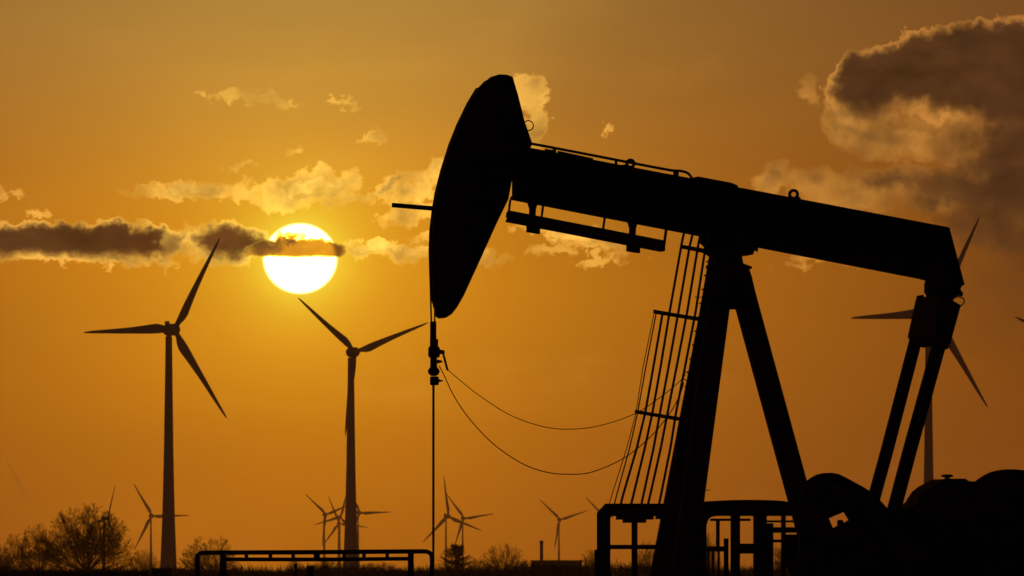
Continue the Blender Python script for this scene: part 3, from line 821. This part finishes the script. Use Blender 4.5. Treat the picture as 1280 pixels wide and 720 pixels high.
def bolt(x, y, ly, r=2.2, parent=pump, ln=.05):
    p = J(x, y, ly); m = MB(); m.tube([p, p + Vector((0, -ln, 0))], r * PX, 6); m.build('bolt', M['galv'], parent)
for x, y in ((1170, 384), (1188, 389), (1166, 402), (1183, 406), (1172, 424)): bolt(x, y, -1.095)
for x, y in ((902, 298), (914, 300), (899, 316), (917, 317)): bolt(x, y, -.305)
plate('grease_fitting', [(1155.5, 354), (1159, 353), (1160, 360), (1156, 361)], -.12, -.06, bev=0)
plate('grease_fitting', [(1198, 364), (1203.5, 366.5), (1202, 370.5), (1197, 369)], -.15, -.05, bev=0)
plate('stop_block', [(1147.5, 369.5), (1153, 368.5), (1153, 374), (1147, 375)], .9, 1.1, bev=0)
plate('bearing_shim', [(944, 306), (947.5, 308), (946.5, 314.5), (943.5, 313)], -.2, -.1, bev=0)
plate('bearing_shim', [(886, 296), (889, 300), (881, 304), (878, 299)], -.2, .2, bev=0)

# crank, counterweight, gearbox, motor
def holed(name, outer, hole, y0, y1, parent=pump):
    mid = (y0 + y1) / 2
    bm = bmesh.new(); rings = []
    for y in (y0, y1):
        loops = []
        for poly in (outer, hole):
            v = [bm.verts.new((p[0], y, p[1])) for p in jz(poly, mid)]; loops.append(v)
            for i in range(len(v)): bm.edges.new((v[i], v[(i + 1) % len(v)]))
        rings.append(loops)
        es = [e for e in bm.edges if all(abs(q.co.y - y) < 1e-6 for q in e.verts)]
        bmesh.ops.triangle_fill(bm, edges=es, use_beauty=True)
    for a, b in zip(rings[0], rings[1]):
        n = len(a)
        for i in range(n): bm.faces.new((a[i], a[(i + 1) % n], b[(i + 1) % n], b[i]))
    bmesh.ops.recalc_face_normals(bm, faces=bm.faces)
    me = bpy.data.meshes.new(name); bm.to_mesh(me); bm.free(); me.materials.append(M['paint'])
    return link(name, me, parent)
cr = holed('counterweight', [(997, 650), (1001, 616), (1008, 602.5), (1015, 597), (1022, 593.2), (1030, 591.3), (1038, 591), (1046, 592.3), (1055, 596.5), (1066, 602.5), (1077, 608.5), (1088, 615.5), (1098, 625), (1108, 636), (1114, 650),
      (1112, 690), (1095, 720), (1060, 742), (1020, 735), (1000, 700)],
      [(1034.5, 648), (1055.5, 639), (1062, 650), (1053.5, 655), (1052, 650.5), (1049.5, 649.8), (1047.8, 652), (1048.5, 656.5), (1040, 661.5)], -1.32, -1.12)
plate('bolt_plate', [(1070, 640), (1090, 652), (1084, 690), (1066, 684)], -1.36, -1.32, parent=cr, bev=0)
for x, y in ((1024, 612), (1046, 610), (1070, 622), (1020, 680), (1046, 700), (1080, 700)): bolt(x, y, -1.32, 4, cr, .07)
plate('crank_arm', [(1064, 664), (1085, 645), (1112, 640), (1180, 660), (1195, 690), (1180, 712), (1100, 706), (1064, 690)], -1.1, -.9)
plate('crank_arm', [(1066, 664), (1080, 645), (1100, 642), (1160, 662), (1172, 690), (1160, 712), (1080, 706), (1066, 690)], .9, 1.1)
plate('counterweight', [(980, 668), (1060, 668), (1090, 660), (1100, 690), (1070, 730), (1000, 735), (978, 700)], 1.12, 1.32)
gb = plate('gearbox', [(1100, 642), (1127, 634), (1141, 628), (1144, 622), (1149, 614.5), (1157, 608), (1166, 603.5), (1174, 599), (1198, 598.6), (1201, 602.2), (1226, 602), (1230, 760), (1095, 760), (1098, 680)], -.55, .55, mid=-.0, bev=.03)
m = MB(); p = J(1184, 598.6); m.lathe((p.x, p.y, p.z - .02), [(.04, 0), (.04, .045), (.095, .05), (.095, .075), (.06, .09)], 14); m.build('breather_cap', M['paint2'], gb)
for x, y in ((1150, 622), (1172, 609), (1200, 610), (1215, 614), (1212, 650), (1212, 690)): bolt(x, y, -.55, 2.6, gb)
plate('housing_rib', [(1126, 640), (1222, 640), (1222, 645), (1126, 645)], -.6, .6, parent=gb, bev=.01)
m = MB(); c_ = J(1172, 688); m.tube([c_ + Vector((0, -1.45, 0)), c_ + Vector((0, 1.36, 0))], .14, 18); m.build('crank_shaft', M['paint2'], pump)
guard = [(1217, 606), (1224, 599), (1232, 593.8), (1240, 590), (1248, 587.8), (1258, 586.6), (1268, 586.8), (1280, 588), (1300, 593), (1320, 604), (1338, 624), (1348, 652), (1346, 690), (1320, 730), (1225, 740), (1210, 680)]
bg_ = plate('belt_guard', guard, -.75, -.45, 'paint2', bev=.03)
m = MB(); c_ = J(1282, 668); m.tube([c_ + Vector((0, -.44, 0)), c_ + Vector((0, .5, 0))], .55, 24); bevel(m.build('motor', M['paint2'], pump), .03)
# base skid and plinth
gy = GROUND_Y
zt = J(900, gy - 8).z
x0 = J(735, gy).x; x1 = J(1365, gy).x
m = MB(); m.box(x0 - .3, x1 + .3, -1.9, 1.9, 0.0, 0.10); m.build('plinth', M['concrete'], pump)
for s in (-1.25, 1.25):
    m = MB(); m.box(x0, x1, s - .14, s + .14, .102, .124); m.box(x0, x1, s - .012, s + .012, .124, .376); m.box(x0, x1, s - .14, s + .14, .376, .398); m.build('skid_beam', M['paint'], pump)
for k in range(7):
    x = x0 + .3 + k * (x1 - x0 - .6) / 6
    m = MB(); m.box(x - .08, x + .08, -1.1, 1.1, .14, .372); m.build('cross_beam', M['paint'], pump)
xa, xb = J(1098, 700).x, J(1345, 700).x; zb = J(1200, 752).z
m = MB(); m.box(xa, xb, -.7, .7, .4, zb + .05); bevel(m.build('gearbox_stand', M['paint'], pump), .02)

# wellhead under the polished rod
W = Matrix.Translation(pump.location) @ Matrix.Rotation(YAW, 4, 'Z') @ J(541.7, 760)
wh = empty('wellhead', (W.x, W.y, 0)); tag(wh, 'wellhead stub that the polished rod runs down into, below the horse head', 'wellhead')
m = MB(); m.lathe((0, 0, 0), [(.24, 0), (.24, .08), (.12, .09), (.12, .34), (.2, .35), (.2, .42), (.1, .43), (.1, .66)], 18); m.build('casing_head', M['pipe'], wh)
m = MB(); m.lathe((0, 0, 0), [(.09, .662), (.09, .86), (.05, .95), (.03, 1.0)], 16); m.build('stuffing_box', M['pipe'], wh)
m = MB(); m.tube([(0.09, 0, .52), (.8, 0, .52), (.95, 0, .45), (.98, 0, .1)], .05, 10); m.build('flow_line', M['pipe'], wh)

# ------------------------------------------------------------------ steel guard frame round the drive end
gf = empty('guard_frame', (0, 0, 0)); gf.matrix_world = Matrix.Translation(pump.location) @ Matrix.Rotation(YAW, 4, 'Z')
tag(gf, 'dark steel guard frame of posts and beams round the foot of the pump', 'guard frame')
def gbox(name, x0, x1, y0, y1, ly=-1.7, d=.16, mat='paint2', bev=.006):
    return plate(name, [(x0, y0), (x1, y0), (x1, y1), (x0, y1)], ly - d / 2, ly + d / 2, mat, gf, bev=bev)
plate('corner_post', [(747, gy), (747, 641), (756.5, 630.5), (762, 630.5), (762, gy)], -1.78, -1.62, 'paint2', gf)
gbox('top_beam', 756.5, 838, 629.5, 645)
gbox('cap_plate', 772, 815, 645, 649.5, d=.3); gbox('cap_plate', 780, 806, 649.5, 653.5, d=.26)
gbox('post', 790, 796.3, 653.5, gy, d=.1)
gbox('rail', 761.5, 824, 681, 686.5, d=.08)
gbox('side_post', 743.6, 748, 687, gy, -1.9, .1)
pxbar('stay', (830, 646), (806, 770), 4, .05, -1.75, 'paint2', gf)
gbox('bracket', 820, 834, 645, 649, d=.12)
gbox('top_beam', 874, 990, 629, 645)
pxtube('top_pipe', [(876, 631), (884, 628.8), (930, 627), (975, 628), (988, 631)], 2.2, -1.7, 'paint2', gf, smooth=4)
plate('corner_post', [(864, gy), (864, 640), (893, 640), (893, 645.5), (888, 646.5), (884.5, 650), (882.5, 657), (882.5, gy)], -1.76, -1.64, 'paint2', gf)
gbox('rail', 888, 938, 648.2, 651.3, d=.06)
gbox('post', 895.3, 899.3, 651, 684, d=.06)
gbox('rail', 878, 906, 683, 689.5, d=.08)
gbox('post', 905, 910.3, 673, gy, -1.8, .06)
gbox('post', 914, 924.3, 645, gy, d=.12)
gbox('rail', 924, 944, 679.5, 692, d=.1)
gbox('post', 942.5, 957.5, 645, gy, d=.14)
gbox('side_panel', 956, 966, 654, gy, -1.55, .1)
gbox('rail', 956, 995, 650.4, 653, d=.05); gbox('rail', 960, 995, 659, 666, d=.07); gbox('rail', 960, 995, 674.4, 678, d=.05)
gbox('post', 976.6, 981.8, 645, gy, d=.06)
for x in (884, 890, 897): gbox('bar', x, x + 2.6, 689, gy, -1.6, .03)
gbox('base_rail', 747, 990, gy - 10, gy - 2, d=.12)

# ------------------------------------------------------------------ pipe barrier before the well
BD = 116.0; bu = BD * K
pb = empty('pipe_barrier', (at(392, 712, BD).x, BD, 0)); tag(pb, 'long low double-rail pipe barrier in front of the middle tower', 'barrier')
def B(x, y, dy=0.0):
    p = at(x, y, BD + dy); return p - pb.location
bgy = HORIZON_Y + CAM_Z / bu
def bt(name, pts, r, dy=0.0, smooth=0):
    q = [B(x, y, dy) for x, y in pts]
    if smooth: q = smooth_line(q, smooth)
    m = MB(); m.tube(q, r * bu, 10); m.build(name, M['pipe'], pb, True)
bt('outer_pipe', [(246.5, bgy), (246.5, 698), (247.2, 693.5), (250.5, 691.3), (256, 690.9), (400, 690.2), (527, 689.2), (534, 689.5), (538.5, 692), (540, 697), (540, bgy)], 2.9)
bt('inner_pipe', [(279, 699.2), (400, 699.4), (512, 698.4)], 2.5)
bt('inner_post', [(279, bgy), (279, 692)], 4.2); bt('inner_post', [(513.5, bgy), (513.5, 691)], 3.8)
for x in (308, 338, 366.5, 396, 430, 455, 484):
    m = MB(); w = 8 if x == 396 else 4.5
    a = B(x, 691.5); b = B(x, 699.5); m.bar(a, b, w * bu, .05); m.build('spacer', M['pipe'], pb)

# ------------------------------------------------------------------ haze
hz = MB(); hz.box(-5900, 5900, -300, 11950, -1.0, 165.0)
hm = bpy.data.materials.new('evening_haze'); hm.use_nodes = True
t = hm.node_tree; t.nodes.clear()
pv = t.nodes.new('ShaderNodeVolumePrincipled')
pv.inputs['Color'].default_value = (0.95, 0.82, 0.60, 1); pv.inputs['Density'].default_value = 3.2e-5; pv.inputs['Anisotropy'].default_value = 0.55
mo = t.nodes.new('ShaderNodeOutputMaterial'); t.links.new(pv.outputs[0], mo.inputs['Volume'])
hb = hz.build('haze', hm); tag(hb, 'thin evening haze filling the air', 'haze', kind='stuff')
